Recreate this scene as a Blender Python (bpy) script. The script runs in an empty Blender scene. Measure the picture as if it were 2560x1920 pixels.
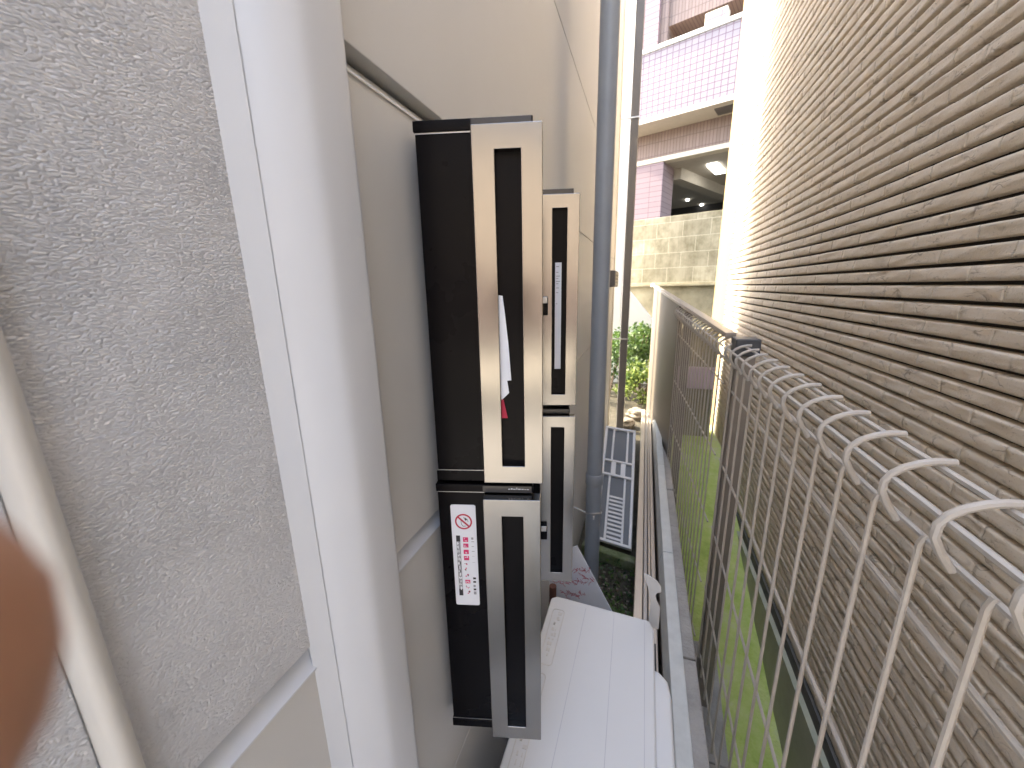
import bpy, bmesh, math, random
import numpy as np
from mathutils import Vector, Matrix
from math import radians, sin, cos, pi
random.seed(7); rng = np.random.default_rng(7)
S = bpy.context.scene
COL = S.collection

# ---------------------------------------------------------------- camera (1.5 m above the alley ground, which is z = -1.5)
R = Matrix(((0.948, -0.058, 0.313), (0.317, 0.232, -0.92), (-0.019, 0.971, 0.238)))
_z = Vector((R[0][2], R[1][2], R[2][2])).normalized()
_x = Vector((R[0][0], R[1][0], R[2][0])); _x = (_x - _z * _x.dot(_z)).normalized()
_y = _z.cross(_x)
CAM = Matrix(((_x[0], _y[0], _z[0], 0), (_x[1], _y[1], _z[1], 0), (_x[2], _y[2], _z[2], 0), (0, 0, 0, 1)))
cd = bpy.data.cameras.new('camera'); cam = bpy.data.objects.new('camera', cd); COL.objects.link(cam)
cam.matrix_world = CAM
cd.sensor_width = 36; cd.lens = 13.72; cd.clip_start = 0.004; cd.clip_end = 500
cd.dof.use_dof = True; cd.dof.focus_distance = 0.62; cd.dof.aperture_fstop = 7.5
S.camera = cam

# ---------------------------------------------------------------- sky, sun, exposure
SUN_EL, SUN_AZ = radians(36), radians(284)          # azimuth clockwise from +Y: sun stands left of the alley
to_sun = Vector((sin(SUN_AZ) * cos(SUN_EL), cos(SUN_AZ) * cos(SUN_EL), sin(SUN_EL)))
W = bpy.data.worlds.new('World'); S.world = W; W.use_nodes = True
nt = W.node_tree; bg = nt.nodes['Background']
sk = nt.nodes.new('ShaderNodeTexSky'); sk.sky_type = 'NISHITA'; sk.sun_disc = False
sk.sun_elevation = SUN_EL; sk.sun_rotation = SUN_AZ; sk.air_density = 1.0; sk.dust_density = 3.0; sk.ozone_density = 0.6
hs = nt.nodes.new('ShaderNodeHueSaturation'); hs.inputs['Saturation'].default_value = 0.75
nt.links.new(sk.outputs[0], hs.inputs['Color']); nt.links.new(hs.outputs[0], bg.inputs[0]); bg.inputs[1].default_value = 0.15
sl = bpy.data.lights.new('sun', 'SUN'); so = bpy.data.objects.new('sun', sl); COL.objects.link(so)
sl.energy = 2.0; sl.angle = radians(0.6); sl.color = (1.0, 0.86, 0.62)
so.rotation_euler = (-to_sun).to_track_quat('-Z', 'Y').to_euler()
S.view_settings.view_transform = 'Standard'; S.view_settings.look = 'None'
S.view_settings.exposure = 3.32; S.view_settings.gamma = 1.0
S.cycles.max_bounces = 14; S.cycles.diffuse_bounces = 8; S.cycles.glossy_bounces = 5

# ---------------------------------------------------------------- helpers
def tag(o, label=None, cat=None, group=None, kind=None):
    if label: o['label'] = label
    if cat: o['category'] = cat
    if group: o['group'] = group
    if kind: o['kind'] = kind
    return o

def empty(name, loc=(0, 0, 0), rz=0.0):
    o = bpy.data.objects.new(name, None); COL.objects.link(o)
    o.location = loc; o.rotation_euler = (0, 0, rz); o.empty_display_size = 0.05
    return o

class MB:
    """collects shapes, builds ONE mesh object"""
    def __init__(s): s.v = []; s.f = []; s.m = []
    def add(s, vs, fs, mi=0):
        b = len(s.v); s.v += [tuple(p) for p in vs]
        s.f += [tuple(i + b for i in f) for f in fs]; s.m += [mi] * len(fs); return s
    def box(s, x0, x1, y0, y1, z0, z1, mi=0):
        v = [(x0, y0, z0), (x1, y0, z0), (x1, y1, z0), (x0, y1, z0), (x0, y0, z1), (x1, y0, z1), (x1, y1, z1), (x0, y1, z1)]
        return s.add(v, [(0, 3, 2, 1), (4, 5, 6, 7), (0, 1, 5, 4), (1, 2, 6, 5), (2, 3, 7, 6), (3, 0, 4, 7)], mi)
    def prism(s, prof, a, b, axis, mi=0, caps=True):
        """prof: list of 2D points; extruded from a to b along axis ('x','y','z')"""
        def P(p, t): return {'y': (p[0], t, p[1]), 'z': (p[0], p[1], t), 'x': (t, p[0], p[1])}[axis]
        n = len(prof); v = [P(p, a) for p in prof] + [P(p, b) for p in prof]
        f = [(i, (i + 1) % n, n + (i + 1) % n, n + i) for i in range(n)]
        if caps: f += [tuple(range(n - 1, -1, -1)), tuple(range(n, 2 * n))]
        return s.add(v, f, mi)
    def tube(s, pts, r, n=8, mi=0, caps=True):
        pts = [Vector(p) for p in pts]; v = []; f = []; up = None
        for i, p in enumerate(pts):
            d = (pts[min(i + 1, len(pts) - 1)] - pts[max(i - 1, 0)]).normalized()
            if up is None: up = d.orthogonal().normalized()
            up = (up - d * up.dot(d)).normalized(); w = d.cross(up)
            rr = r[i] if isinstance(r, (list, tuple)) else r
            v += [tuple(p + (up * cos(2 * pi * k / n) + w * sin(2 * pi * k / n)) * rr) for k in range(n)]
        for i in range(len(pts) - 1):
            for k in range(n):
                f.append((i * n + k, i * n + (k + 1) % n, (i + 1) * n + (k + 1) % n, (i + 1) * n + k))
        if caps: f += [tuple(range(n - 1, -1, -1)), tuple(range((len(pts) - 1) * n, len(pts) * n))]
        return s.add(v, f, mi)
    def build(s, name, mats, parent=None, bevel=0.0, seg=2, smooth=False, fix=True):
        me = bpy.data.meshes.new(name); me.from_pydata(s.v, [], s.f)
        for m in (mats if isinstance(mats, (list, tuple)) else [mats]): me.materials.append(m)
        me.polygons.foreach_set('material_index', s.m)
        if fix:
            bm = bmesh.new(); bm.from_mesh(me); bmesh.ops.recalc_face_normals(bm, faces=bm.faces); bm.to_mesh(me); bm.free()
        o = bpy.data.objects.new(name, me); COL.objects.link(o)
        if parent: o.parent = parent
        if bevel:
            b = o.modifiers.new('bevel', 'BEVEL'); b.width = bevel; b.segments = seg; b.limit_method = 'ANGLE'; b.angle_limit = radians(35)
        if smooth or bevel:
            me.polygons.foreach_set('use_smooth', [True] * len(me.polygons))
            if not bevel: me.set_sharp_from_angle(angle=radians(40))
            else:
                w = o.modifiers.new('wn', 'WEIGHTED_NORMAL'); w.keep_sharp = True
        return o

# ---------------------------------------------------------------- materials
class NT:
    def __init__(s, name):
        s.m = bpy.data.materials.new(name); s.m.use_nodes = True; s.t = s.m.node_tree
        s.b = s.t.nodes['Principled BSDF']; s.tc = s.t.nodes.new('ShaderNodeTexCoord')
    def n(s, ty, **kw):
        o = s.t.nodes.new('ShaderNode' + ty)
        for k, v in kw.items():
            if k in o.inputs.keys(): o.inputs[k].default_value = v
            else: setattr(o, k, v)
        return o
    def l(s, a, b): s.t.links.new(a, b)
    def co(s, scale=(1, 1, 1), rot=(0, 0, 0), src='Object'):
        mp = s.n('Mapping'); s.l(s.tc.outputs[src], mp.inputs[0]); mp.inputs['Scale'].default_value = scale; mp.inputs['Rotation'].default_value = rot
        return mp.outputs[0]
    def noise(s, scale=(1, 1, 1), freq=5, detail=4, rough=0.6, dist=0.0):
        q = s.n('TexNoise'); q.inputs['Scale'].default_value = freq; q.inputs['Detail'].default_value = detail
        q.inputs['Roughness'].default_value = rough; q.inputs['Distortion'].default_value = dist
        s.l(s.co(scale), q.inputs['Vector']); return q.outputs['Fac']
    def ramp(s, fac, stops):
        r = s.n('ValToRGB'); e = r.color_ramp.elements
        while len(e) < len(stops): e.new(0.5)
        for i, (p, c) in enumerate(stops):
            e[i].position = p; e[i].color = (*c, 1) if len(c) == 3 else c
        s.l(fac, r.inputs[0]); return r.outputs[0]
    def mix(s, fac, a, b, mode='MIX'):
        q = s.n('Mix'); q.data_type = 'RGBA'; q.blend_type = mode
        for inp, v in ((q.inputs['Factor'], fac), (q.inputs['A'] if False else q.inputs[6], a), (q.inputs[7], b)):
            if isinstance(v, (int, float)): inp.default_value = v
            elif isinstance(v, tuple): inp.default_value = (*v, 1)
            else: s.l(v, inp)
        return q.outputs[2]
    def bump(s, h, strength=0.3, dist=0.01, normal=None):
        q = s.n('Bump'); q.inputs['Strength'].default_value = strength; q.inputs['Distance'].default_value = dist
        s.l(h, q.inputs['Height'])
        if normal is not None: s.l(normal, q.inputs['Normal'])
        return q.outputs[0]
    def set(s, color=None, rough=None, metal=None, normal=None, **kw):
        for k, v in (('Base Color', color), ('Roughness', rough), ('Metallic', metal), ('Normal', normal)):
            if v is None: continue
            if isinstance(v, tuple): s.b.inputs[k].default_value = (*v, 1)
            elif isinstance(v, (int, float)): s.b.inputs[k].default_value = v
            else: s.l(v, s.b.inputs[k])
        for k, v in kw.items(): s.b.inputs[k.replace('_', ' ')].default_value = v
        return s.m

def paint(name, c, rough=0.45, var=0.06, bump=0.03, freq=9, metal=0.0, **kw):
    t = NT(name); f = t.noise(freq=freq, detail=5)
    col = t.ramp(f, [(0.3, tuple(x * (1 - var) for x in c)), (0.7, tuple(min(1, x * (1 + var)) for x in c))])
    nm = t.bump(t.noise(freq=freq * 30, detail=3), bump, 0.002)
    rg = t.n('MapRange'); t.l(f, rg.inputs[0]); rg.inputs[3].default_value = rough - 0.06; rg.inputs[4].default_value = rough + 0.06
    return t.set(col, rg.outputs[0], metal, nm, **kw)

def m_siding_textured():
    t = NT('embossed_siding')
    vo = t.n('TexNoise'); t.l(t.co((1, 1, 1)), vo.inputs['Vector']); vo.inputs['Scale'].default_value = 14; vo.inputs['Detail'].default_value = 2
    # warp the coordinates so the creases wander
    sub = t.n('VectorMath', operation='SUBTRACT'); t.l(vo.outputs['Color'], sub.inputs[0]); sub.inputs[1].default_value = (0.5, 0.5, 0.5)
    sc = t.n('VectorMath', operation='SCALE'); t.l(sub.outputs[0], sc.inputs[0]); sc.inputs['Scale'].default_value = 0.010
    ad = t.n('VectorMath', operation='ADD'); t.l(t.tc.outputs['Object'], ad.inputs[0]); t.l(sc.outputs[0], ad.inputs[1])
    def cells(sy, sz, w):
        mp = t.n('Mapping'); t.l(ad.outputs[0], mp.inputs[0]); mp.inputs['Scale'].default_value = (1, sy, sz)
        v = t.n('TexVoronoi', feature='DISTANCE_TO_EDGE'); v.inputs['Scale'].default_value = 1.0; v.inputs['Randomness'].default_value = 1.0
        t.l(mp.outputs[0], v.inputs['Vector'])
        r = t.n('MapRange'); t.l(v.outputs['Distance'], r.inputs[0]); r.inputs[1].default_value = 0.0; r.inputs[2].default_value = w
        return r.outputs[0]
    a = cells(190, 680, 0.18); b = cells(85, 460, 0.09)
    m1 = t.n('Math', operation='MULTIPLY'); t.l(a, m1.inputs[0]); m1.inputs[1].default_value = 0.7
    m2 = t.n('Math', operation='MULTIPLY_ADD'); t.l(b, m2.inputs[0]); m2.inputs[1].default_value = 0.35; t.l(m1.outputs[0], m2.inputs[2])
    n3 = t.noise((1, 40, 150), 1, 5, 0.65)
    m3 = t.n('Math', operation='MULTIPLY_ADD'); t.l(n3, m3.inputs[0]); m3.inputs[1].default_value = 0.6; t.l(m2.outputs[0], m3.inputs[2])
    # creases are stronger in patches
    pm = t.n('MapRange'); t.l(t.noise((1, 1, 1), 11, 2), pm.inputs[0]); pm.inputs[1].default_value = 0.35; pm.inputs[2].default_value = 0.65; pm.inputs[3].default_value = 0.8; pm.inputs[4].default_value = 1.0
    bn = t.n('Bump'); t.l(pm.outputs[0], bn.inputs['Strength']); bn.inputs['Distance'].default_value = 0.0014; t.l(m3.outputs[0], bn.inputs['Height'])
    col = t.ramp(t.noise(freq=6), [(0.3, (0.68, 0.695, 0.725)), (0.7, (0.73, 0.74, 0.765))])
    return t.set(col, 0.55, 0, bn.outputs[0])

def m_steel():
    t = NT('brushed_steel')
    st = t.noise((25, 25, 700), 1, 2, 0.5); cl = t.noise(freq=14, detail=5)
    col = t.ramp(cl, [(0.3, (0.27, 0.258, 0.240)), (0.7, (0.292, 0.28, 0.262))])
    rg = t.n('MapRange'); t.l(st, rg.inputs[0]); rg.inputs[3].default_value = 0.24; rg.inputs[4].default_value = 0.32
    return t.set(col, 0.19, 1.0)

def m_tilebrick():
    t = NT('split_face_tile')
    a = t.noise(freq=3.5, detail=6); b = t.noise((1, 9, 30), 4, 6, 0.7); c = t.noise(freq=160, detail=3)
    base = t.ramp(a, [(0.3, (0.52, 0.43, 0.32)), (0.5, (0.58, 0.485, 0.365)), (0.72, (0.62, 0.515, 0.385))])
    col = t.mix(t.ramp(b, [(0.35, (0, 0, 0)), (0.75, (1, 1, 1))]), base, (0.61, 0.54, 0.45))
    col = t.mix(t.ramp(c, [(0.62, (0, 0, 0)), (0.72, (1, 1, 1))]), col, (0.36, 0.295, 0.23))
    wn_ = t.n('TexNoise'); t.l(t.tc.outputs['Object'], wn_.inputs['Vector']); wn_.inputs['Scale'].default_value = 25
    w1 = t.n('VectorMath', operation='SCALE'); t.l(wn_.outputs['Color'], w1.inputs[0]); w1.inputs['Scale'].default_value = 0.05
    w2 = t.n('VectorMath', operation='ADD'); t.l(t.tc.outputs['Object'], w2.inputs[0]); t.l(w1.outputs[0], w2.inputs[1])
    mp = t.n('Mapping'); t.l(w2.outputs[0], mp.inputs[0]); mp.inputs['Scale'].default_value = (1, 9, 48)
    v = t.n('TexVoronoi', feature='DISTANCE_TO_EDGE'); v.inputs['Scale'].default_value = 1.0; t.l(mp.outputs[0], v.inputs['Vector'])
    ck = t.ramp(v.outputs['Distance'], [(0.0, (0, 0, 0)), (0.07, (1, 1, 1))])
    vp = t.n('TexVoronoi', feature='F1'); vp.inputs['Scale'].default_value = 1.0; t.l(mp.outputs[0], vp.inputs['Vector'])
    pk = t.ramp(t.noise(freq=18, detail=3), [(0.50, (1, 1, 1)), (0.66, (0, 0, 0))])
    ck = t.mix(pk, ck, (1, 1, 1))
    col = t.mix(ck, (0.27, 0.225, 0.175), col)
    nm = t.bump(ck, 0.3, 0.002); nm = t.bump(vp.outputs['Color'], 0.16, 0.003, nm); nm = t.bump(b, 0.35, 0.003, nm); nm = t.bump(c, 0.35, 0.002, nm)
    return t.set(col, 0.85, 0, nm)

def m_mosaic(name, c1, c2, grout, bw, bh, axis='xz', stain=None):
    t = NT(name)
    sp = t.n('SeparateXYZ'); t.l(t.tc.outputs['Object'], sp.inputs[0])
    cb = t.n('CombineXYZ'); t.l(sp.outputs[0], cb.inputs[0]); t.l(sp.outputs[2], cb.inputs[1])
    br = t.n('TexBrick'); t.l(cb.outputs[0], br.inputs['Vector'])
    br.offset = 0.0 if stain is None else 0.5
    br.inputs['Scale'].default_value = 1.0; br.inputs['Brick Width'].default_value = bw; br.inputs['Row Height'].default_value = bh
    br.inputs['Mortar Size'].default_value = 0.006 if stain is None else 0.004; br.inputs['Mortar Smooth'].default_value = 0.3
    br.inputs['Color1'].default_value = (*c1, 1); br.inputs['Color2'].default_value = (*c2, 1); br.inputs['Mortar'].default_value = (*grout, 1)
    col = br.outputs['Color']
    if stain:
        col = t.mix(t.ramp(t.noise((1, 1, 0.8), 3.2, 8, 0.7), [(0.42, (0, 0, 0)), (0.62, (0.9, 0.9, 0.9))]), col, stain)
        col = t.mix(t.ramp(t.noise((7, 1, 0.6), 2, 5, 0.7), [(0.5, (0, 0, 0)), (0.75, (0.6, 0.6, 0.6))]), col, (0.16, 0.14, 0.09))
        col = t.mix(br.outputs['Fac'], col, (0.50, 0.47, 0.37))
    return t.set(col, 0.7, 0, t.bump(br.outputs['Fac'], -0.4, 0.006))

def m_ground(name, cols, freq=8, bump=0.6):
    t = NT(name); a = t.noise(freq=freq, detail=9, rough=0.7); b = t.noise(freq=freq * 9, detail=5)
    n = len(cols); col = t.ramp(a, [(0.3 + 0.4 * i / (n - 1), c) for i, c in enumerate(cols)])
    return t.set(col, 0.95, 0, t.bump(b, bump, 0.02))

def m_leaf(name, c1, c2):
    t = NT(name); oi = t.n('NewGeometry')
    col = t.ramp(oi.outputs['Random Per Island'], [(0.0, c1), (1.0, c2)])
    tr = t.n('BsdfTranslucent'); t.l(col, tr.inputs[0]); mx = t.n('MixShader'); mx.inputs[0].default_value = 0.35
    t.set(col, 0.5); out = t.t.nodes['Material Output']
    t.l(t.b.outputs[0], mx.inputs[1]); t.l(tr.outputs[0], mx.inputs[2]); t.l(mx.outputs[0], out.inputs[0]); return t.m

def m_emit(name, c, s):
    t = NT(name); return t.set((0.8, 0.8, 0.8), 0.5, 0, None, Emission_Color=(*c, 1), Emission_Strength=s)

def m_skin():
    t = NT('skin'); col = t.ramp(t.noise(freq=60, detail=4), [(0.3, (0.34, 0.17, 0.105)), (0.7, (0.40, 0.22, 0.14))])
    return t.set(col, 0.5, 0, t.bump(t.noise((1, 1, 1), 500, 3), 0.2, 0.0005), Subsurface_Weight=0.15, Subsurface_Scale=0.004)

def m_glass():
    t = NT('dusty_glass'); return t.set((0.16, 0.175, 0.19), 0.22, 0.0, t.bump(t.noise(freq=7), 0.05, 0.01))

M = dict(
    emb=m_siding_textured(),
    side=paint('smooth_siding', (0.54, 0.545, 0.54), 0.5, 0.03, 0.02, 3),
    trim=paint('white_trim', (0.57, 0.60, 0.645), 0.35, 0.015, 0.01, 5),
    trimc=paint('cream_trim', (0.55, 0.54, 0.51), 0.4, 0.05, 0.02, 6),
    seal=paint('dark_seal', (0.10, 0.095, 0.085), 0.8),
    black=paint('gloss_black', (0.004, 0.0035, 0.0045), 0.28, 0.1, 0.01, 6, Specular_IOR_Level=0.09),
    chip=paint('smoked_plastic', (0.045, 0.04, 0.038), 0.25),
    steel=m_steel(), brick=m_tilebrick(),
    joint=paint('tile_joint', (0.032, 0.026, 0.02), 0.95, 0.2, 0.2, 20),
    paper=paint('white_paper', (0.74, 0.77, 0.83), 0.7, 0.03), red=paint('red_print', (0.45, 0.02, 0.06), 0.6),
    pinkink=paint('magenta_print', (0.62, 0.03, 0.15), 0.6), ink=paint('black_print', (0.02, 0.02, 0.025), 0.6), greyink=paint('grey_print', (0.3, 0.31, 0.34), 0.6),
    paleink=paint('pale_print', (0.55, 0.56, 0.6), 0.6),
    pvc=paint('grey_pvc', (0.27, 0.305, 0.35), 0.35, 0.06, 0.02, 8), dpipe=paint('brown_grey_metal', (0.105, 0.10, 0.10), 0.4, 0.1, 0.02, 5),
    galv=paint('bracket_metal', (0.55, 0.55, 0.55), 0.35, 0.1, 0.05, 30, 0.8),
    acw=paint('appliance_white', (0.66, 0.66, 0.65), 0.4, 0.02, 0.02, 4), acd=paint('appliance_line', (0.52, 0.52, 0.54), 0.6, 0.1),
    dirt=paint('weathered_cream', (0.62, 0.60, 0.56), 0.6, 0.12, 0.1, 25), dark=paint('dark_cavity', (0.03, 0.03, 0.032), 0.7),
    wire=paint('cream_wire_coating', (0.54, 0.495, 0.435), 0.38, 0.06, 0.08, 30), post=paint('taupe_aluminium', (0.27, 0.24, 0.21), 0.4, 0.08, 0.02, 8, 0.3),
    cap=paint('dark_post_cap', (0.07, 0.075, 0.085), 0.4), panel=paint('brown_panel', (0.115, 0.095, 0.075), 0.5, 0.1, 0.04, 4),
    pole=paint('champagne_aluminium', (0.50, 0.43, 0.35), 0.35, 0.08, 0.03, 8, 0.35), poleg=paint('grey_aluminium', (0.36, 0.33, 0.30), 0.35, 0.08, 0.03, 8, 0.4),
    alum=paint('anodised_sash', (0.74, 0.74, 0.73), 0.4, 0.05, 0.03, 10, 0.0), glass=m_glass(),
    conc=m_ground('grey_concrete', [(0.30, 0.285, 0.26), (0.40, 0.38, 0.35), (0.47, 0.45, 0.415)], 9, 0.35),
    found=m_ground('olive_mortar', [(0.33, 0.335, 0.24), (0.39, 0.395, 0.29), (0.44, 0.44, 0.33)], 4, 0.12),
    block=m_mosaic('stained_blocks', (0.30, 0.275, 0.20), (0.44, 0.405, 0.30), (0.40, 0.375, 0.28), 0.41, 0.235, stain=(0.17, 0.155, 0.095)),
    streak=m_ground('streaked_concrete', [(0.20, 0.18, 0.12), (0.32, 0.29, 0.20), (0.40, 0.37, 0.27)], 3, 0.3),
    lilac=m_mosaic('lilac_mosaic', (0.25, 0.222, 0.245), (0.28, 0.25, 0.272), (0.13, 0.07, 0.10), 0.105, 0.095),
    brown=m_mosaic('brown_mosaic', (0.22, 0.16, 0.135), (0.26, 0.19, 0.165), (0.13, 0.09, 0.08), 0.06, 0.24),
    pinkcol=m_mosaic('pink_mosaic', (0.25, 0.18, 0.19), (0.28, 0.205, 0.215), (0.16, 0.10, 0.11), 0.3, 0.1),
    cream=paint('cream_render', (0.62, 0.57, 0.47), 0.7, 0.04, 0.05, 8), soffit=paint('soffit_board', (0.58, 0.52, 0.44), 0.7),
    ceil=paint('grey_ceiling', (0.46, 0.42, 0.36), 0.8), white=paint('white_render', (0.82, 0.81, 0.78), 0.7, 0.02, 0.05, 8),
    soil=m_ground('damp_soil', [(0.035, 0.03, 0.022), (0.07, 0.062, 0.04), (0.12, 0.105, 0.08)], 14, 1.0),
    moss=m_ground('bright_moss', [(0.26, 0.35, 0.08), (0.43, 0.54, 0.13), (0.52, 0.59, 0.21), (0.54, 0.54, 0.36)], 5, 0.5),
    mossy=m_ground('mossy_timber', [(0.07, 0.10, 0.035), (0.15, 0.18, 0.08), (0.25, 0.25, 0.17)], 10, 0.6),
    asphalt=m_ground('asphalt', [(0.045, 0.045, 0.046), (0.06, 0.06, 0.06)], 60, 0.3),
    leafg=m_leaf('green_leaf', (0.045, 0.10, 0.022), (0.12, 0.19, 0.045)), leafy=m_leaf('yellow_green_leaf', (0.10, 0.16, 0.03), (0.22, 0.27, 0.07)),
    leafd=m_leaf('dark_leaf', (0.02, 0.05, 0.015), (0.06, 0.12, 0.03)), bark=paint('bark', (0.09, 0.065, 0.045), 0.9),
    stone=m_ground('stone', [(0.14, 0.12, 0.09), (0.26, 0.23, 0.18)], 9, 0.6),
    lavpan=paint('pale_lilac_board', (0.62, 0.50, 0.58), 0.5, 0.03), houset=paint('tan_render', (0.45, 0.37, 0.29), 0.8, 0.1),
    light=m_emit('tube_light', (1, 0.97, 0.9), 1.2), skin=m_skin(), nail=paint('nail', (0.55, 0.33, 0.27), 0.3),
    tape=paint('clear_tape', (0.6, 0.62, 0.65), 0.2, 0.1, 0.3, 60))

# ---------------------------------------------------------------- ground
def ground():
    b = MB(); B = 60
    x0, x1, y0, y1 = 0.13, 0.80, -1.2, 5.2
    ys = [-B, y0, y1, B + 60]; xs = [-B, x0, x1, B]
    for i in range(3):
        for j in range(3):
            if i == 1 and j == 1: continue
            b.add([(xs[i], ys[j], -1.5), (xs[i + 1], ys[j], -1.5), (xs[i + 1], ys[j + 1], -1.5), (xs[i], ys[j + 1], -1.5)], [(0, 1, 2, 3)])
    return tag(b.build('ground', M['soil'], fix=False), kind='structure')
ground()
def low_ground():                      # mossy ramp on the far side of the fence, climbing away from the street
    b = MB(); ny, nx = 90, 16
    X = np.linspace(0.13, 0.80, nx); Y = np.linspace(-1.2, 5.2, ny); v = []
    for y in Y:
        for x in X:
            z = -2.07 + 0.31 * max(y - 1.6, -0.9) + 0.006 * sin(9 * x + 5 * y) + 0.006 * sin(17 * y - 11 * x)
            v.append((x, y, min(z, -1.45)))
    f = []; 
    for i in range(ny - 1):
        for j in range(nx - 1): f.append((i * nx + j, i * nx + j + 1, (i + 1) * nx + j + 1, (i + 1) * nx + j))
    b.add(v, f); o = b.build('moss_ground', M['moss'], smooth=True, fix=False)
    return tag(o, kind='structure')
low_ground()
b = MB(); b.add([(-40, -12, -1.496), (40, -12, -1.496), (40, -1.9, -1.496), (-40, -1.9, -1.496)], [(0, 1, 2, 3)])
tag(b.build('street', M['asphalt'], fix=False), kind='structure')
b = MB(); b.add([(-40, -3.4, -1.492), (40, -3.4, -1.492), (40, -0.85, -1.492), (-40, -0.85, -1.492)], [(0, 1, 2, 3)])
b.add([(-0.3, -0.849, -1.492), (0.1275, -0.849, -1.492), (0.1275, 0.2, -1.492), (-0.3, 0.2, -1.492)], [(0, 1, 2, 3)])
tag(b.build('pavement', M['conc'], fix=False), kind='structure')
b = MB(); b.add([(-40, -7.4, -1.492), (40, -7.4, -1.492), (40, -5.0, -1.492), (-40, -5.0, -1.492)], [(0, 1, 2, 3)])
tag(b.build('pavement', M['cream'], fix=False), kind='structure')
b = MB(); b.prism([(0.335, 0), (0.335, 0.0)], 0, 0, 'y') if False else None
b = MB()
for k in range(6):                    # paving strip beside the moss, follows the ramp
    y0 = -1.0 + k * 0.5; y1 = y0 + 0.496
    zf = lambda y: min(-2.07 + 0.31 * max(y - 1.6, -0.9), -1.45) + 0.02
    b.add([(0.25, y0, zf(y0)), (0.47, y0, zf(y0)), (0.47, y1, zf(y1)), (0.25, y1, zf(y1)), (0.25, y0, zf(y0) - 0.06), (0.47, y0, zf(y0) - 0.06), (0.47, y1, zf(y1) - 0.06), (0.25, y1, zf(y1) - 0.06)],
          [(0, 1, 2, 3), (4, 7, 6, 5), (0, 4, 5, 1), (1, 5, 6, 2), (2, 6, 7, 3), (3, 7, 4, 0)])
tag(b.build('path', M['conc'], bevel=0.004), kind='structure')

# ---------------------------------------------------------------- left house
house = tag(empty('white_house', (-1.5, 1.2, -1.5)), 'white house on the left with smooth and leathery embossed horizontal siding', 'house')
HO = Vector((-1.5, 1.2, -1.5))
def hpart(b, name, mat, **kw):
    b.v = [tuple(Vector(p) - HO) for p in b.v]; return b.build(name, mat, house, **kw)
WX = -0.3
b = MB(); b.box(-3.5, -0.330, -0.8, 3.88, -1.5, 2.8); hpart(b, 'wall', M['dark'])
b = MB(); b.box(-3.6, -0.30, -0.8, 3.92, 2.802, 2.90); hpart(b, 'roof', M['dpipe'])
seams = [-1.5, -0.90, -0.347, 0.244, 0.805, 1.40, 2.0, 2.8]
def siding(y0, y1, z0, z1, mat, lip):
    b = MB(); g = 0.006
    prof = [(-0.3285, z0 + 0.0), (WX, z0 + 0.0), (WX, z1 - 0.027 if lip else z1 - 0.004)]
    prof += [(-0.3215, z1 - g)] if lip else [(-0.302, z1 - 0.003)]
    prof += [(-0.3285, z1 - g if lip else z1 - 0.003)]
    b.prism(prof, y0, y1, 'y'); o = hpart(b, 'siding_panel', mat, bevel=0.0012, seg=1); return o
for i in range(len(seams) - 1):
    z0, z1 = seams[i], seams[i + 1]; lip = i in (1, 2)
    siding(-0.8, 0.0855, z0, z1, M['emb'] if i >= 2 else M['side'], lip)
    siding(0.0865, 0.25, z0, z1, M['emb'] if i >= 2 else M['side'], lip)
    if lip: siding(0.34, 0.86, z0, z1, M['side'], True)
    siding(0.8605 if lip else 0.34, 3.88, z0, z1, M['side'], False)
for y0, y1 in ((-0.8, 0.0855), (0.0865, 0.25), (0.34, 0.86)):        # white strip paints the sky-lit bevel under the lower seam
    b = MB(); b.prism([(-0.2985, -0.3755), (-0.2985, -0.3735), (-0.3195, -0.3525), (-0.3205, -0.3525)], y0, y1, 'y'); hpart(b, 'lit_bevel', M['trim'])
b = MB(); b.prism([(-0.2985, 0.2155), (-0.2985, 0.2175), (-0.3195, 0.2385), (-0.3205, 0.2385)], 0.34, 0.86, 'y'); hpart(b, 'lit_bevel', M['trimc'])  # paler strip paints the lit bevel under the upper seam
# trim post with rounded front between the two wall sections
prof = [(-0.3285, 0.2505), (-0.3005, 0.2350), (-0.2870, 0.2512), (-0.2882, 0.2522), (-0.2882, 0.2528), (-0.2865, 0.2534), (-0.2660, 0.2800), (-0.2635, 0.2838), (-0.2618, 0.2880), (-0.2610, 0.2930), (-0.2606, 0.3000), (-0.2603, 0.3300), (-0.2612, 0.3340), (-0.2640, 0.3362), (-0.2700, 0.3430), (-0.2990, 0.3700), (-0.3285, 0.3700)]
b = MB(); b.prism(prof, -1.5, 2.8, 'z'); hpart(b, 'trim_post', M['trim'], smooth=True)
# slim rounded trim strip nearest the camera
prof = [(-0.3285, 0.0857), (-0.3, 0.0855), (-0.2935, 0.0862), (-0.2885, 0.0885), (-0.2860, 0.0920), (-0.2860, 0.0955), (-0.2885, 0.0992), (-0.2935, 0.1012), (-0.3, 0.1018), (-0.3285, 0.1018)]
b = MB(); b.prism([(x + 0.0, (y - 0.0938) * 0.98 + 0.0938) for x, y in prof], -1.5, 2.8, 'z'); hpart(b, 'trim_strip', M['trimc'], smooth=True)
b = MB(); b.box(-0.3288, -0.2900, 3.882, 3.935, -1.5, 2.8); hpart(b, 'corner_strip', M['cream'], bevel=0.004)
b = MB(); b.box(-0.2995, -0.245, 3.35, 3.72, -0.005, 0.125); o = hpart(b, 'vent_cover', M['dpipe'], bevel=0.006)
b = MB()
for k in range(4): b.box(-0.2448, -0.2415, 3.37, 3.70, 0.012 + k * 0.028, 0.024 + k * 0.028)
b.v = [tuple(Vector(p) - HO) for p in b.v]; b.build('louvre', M['poleg'], o)

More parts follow.
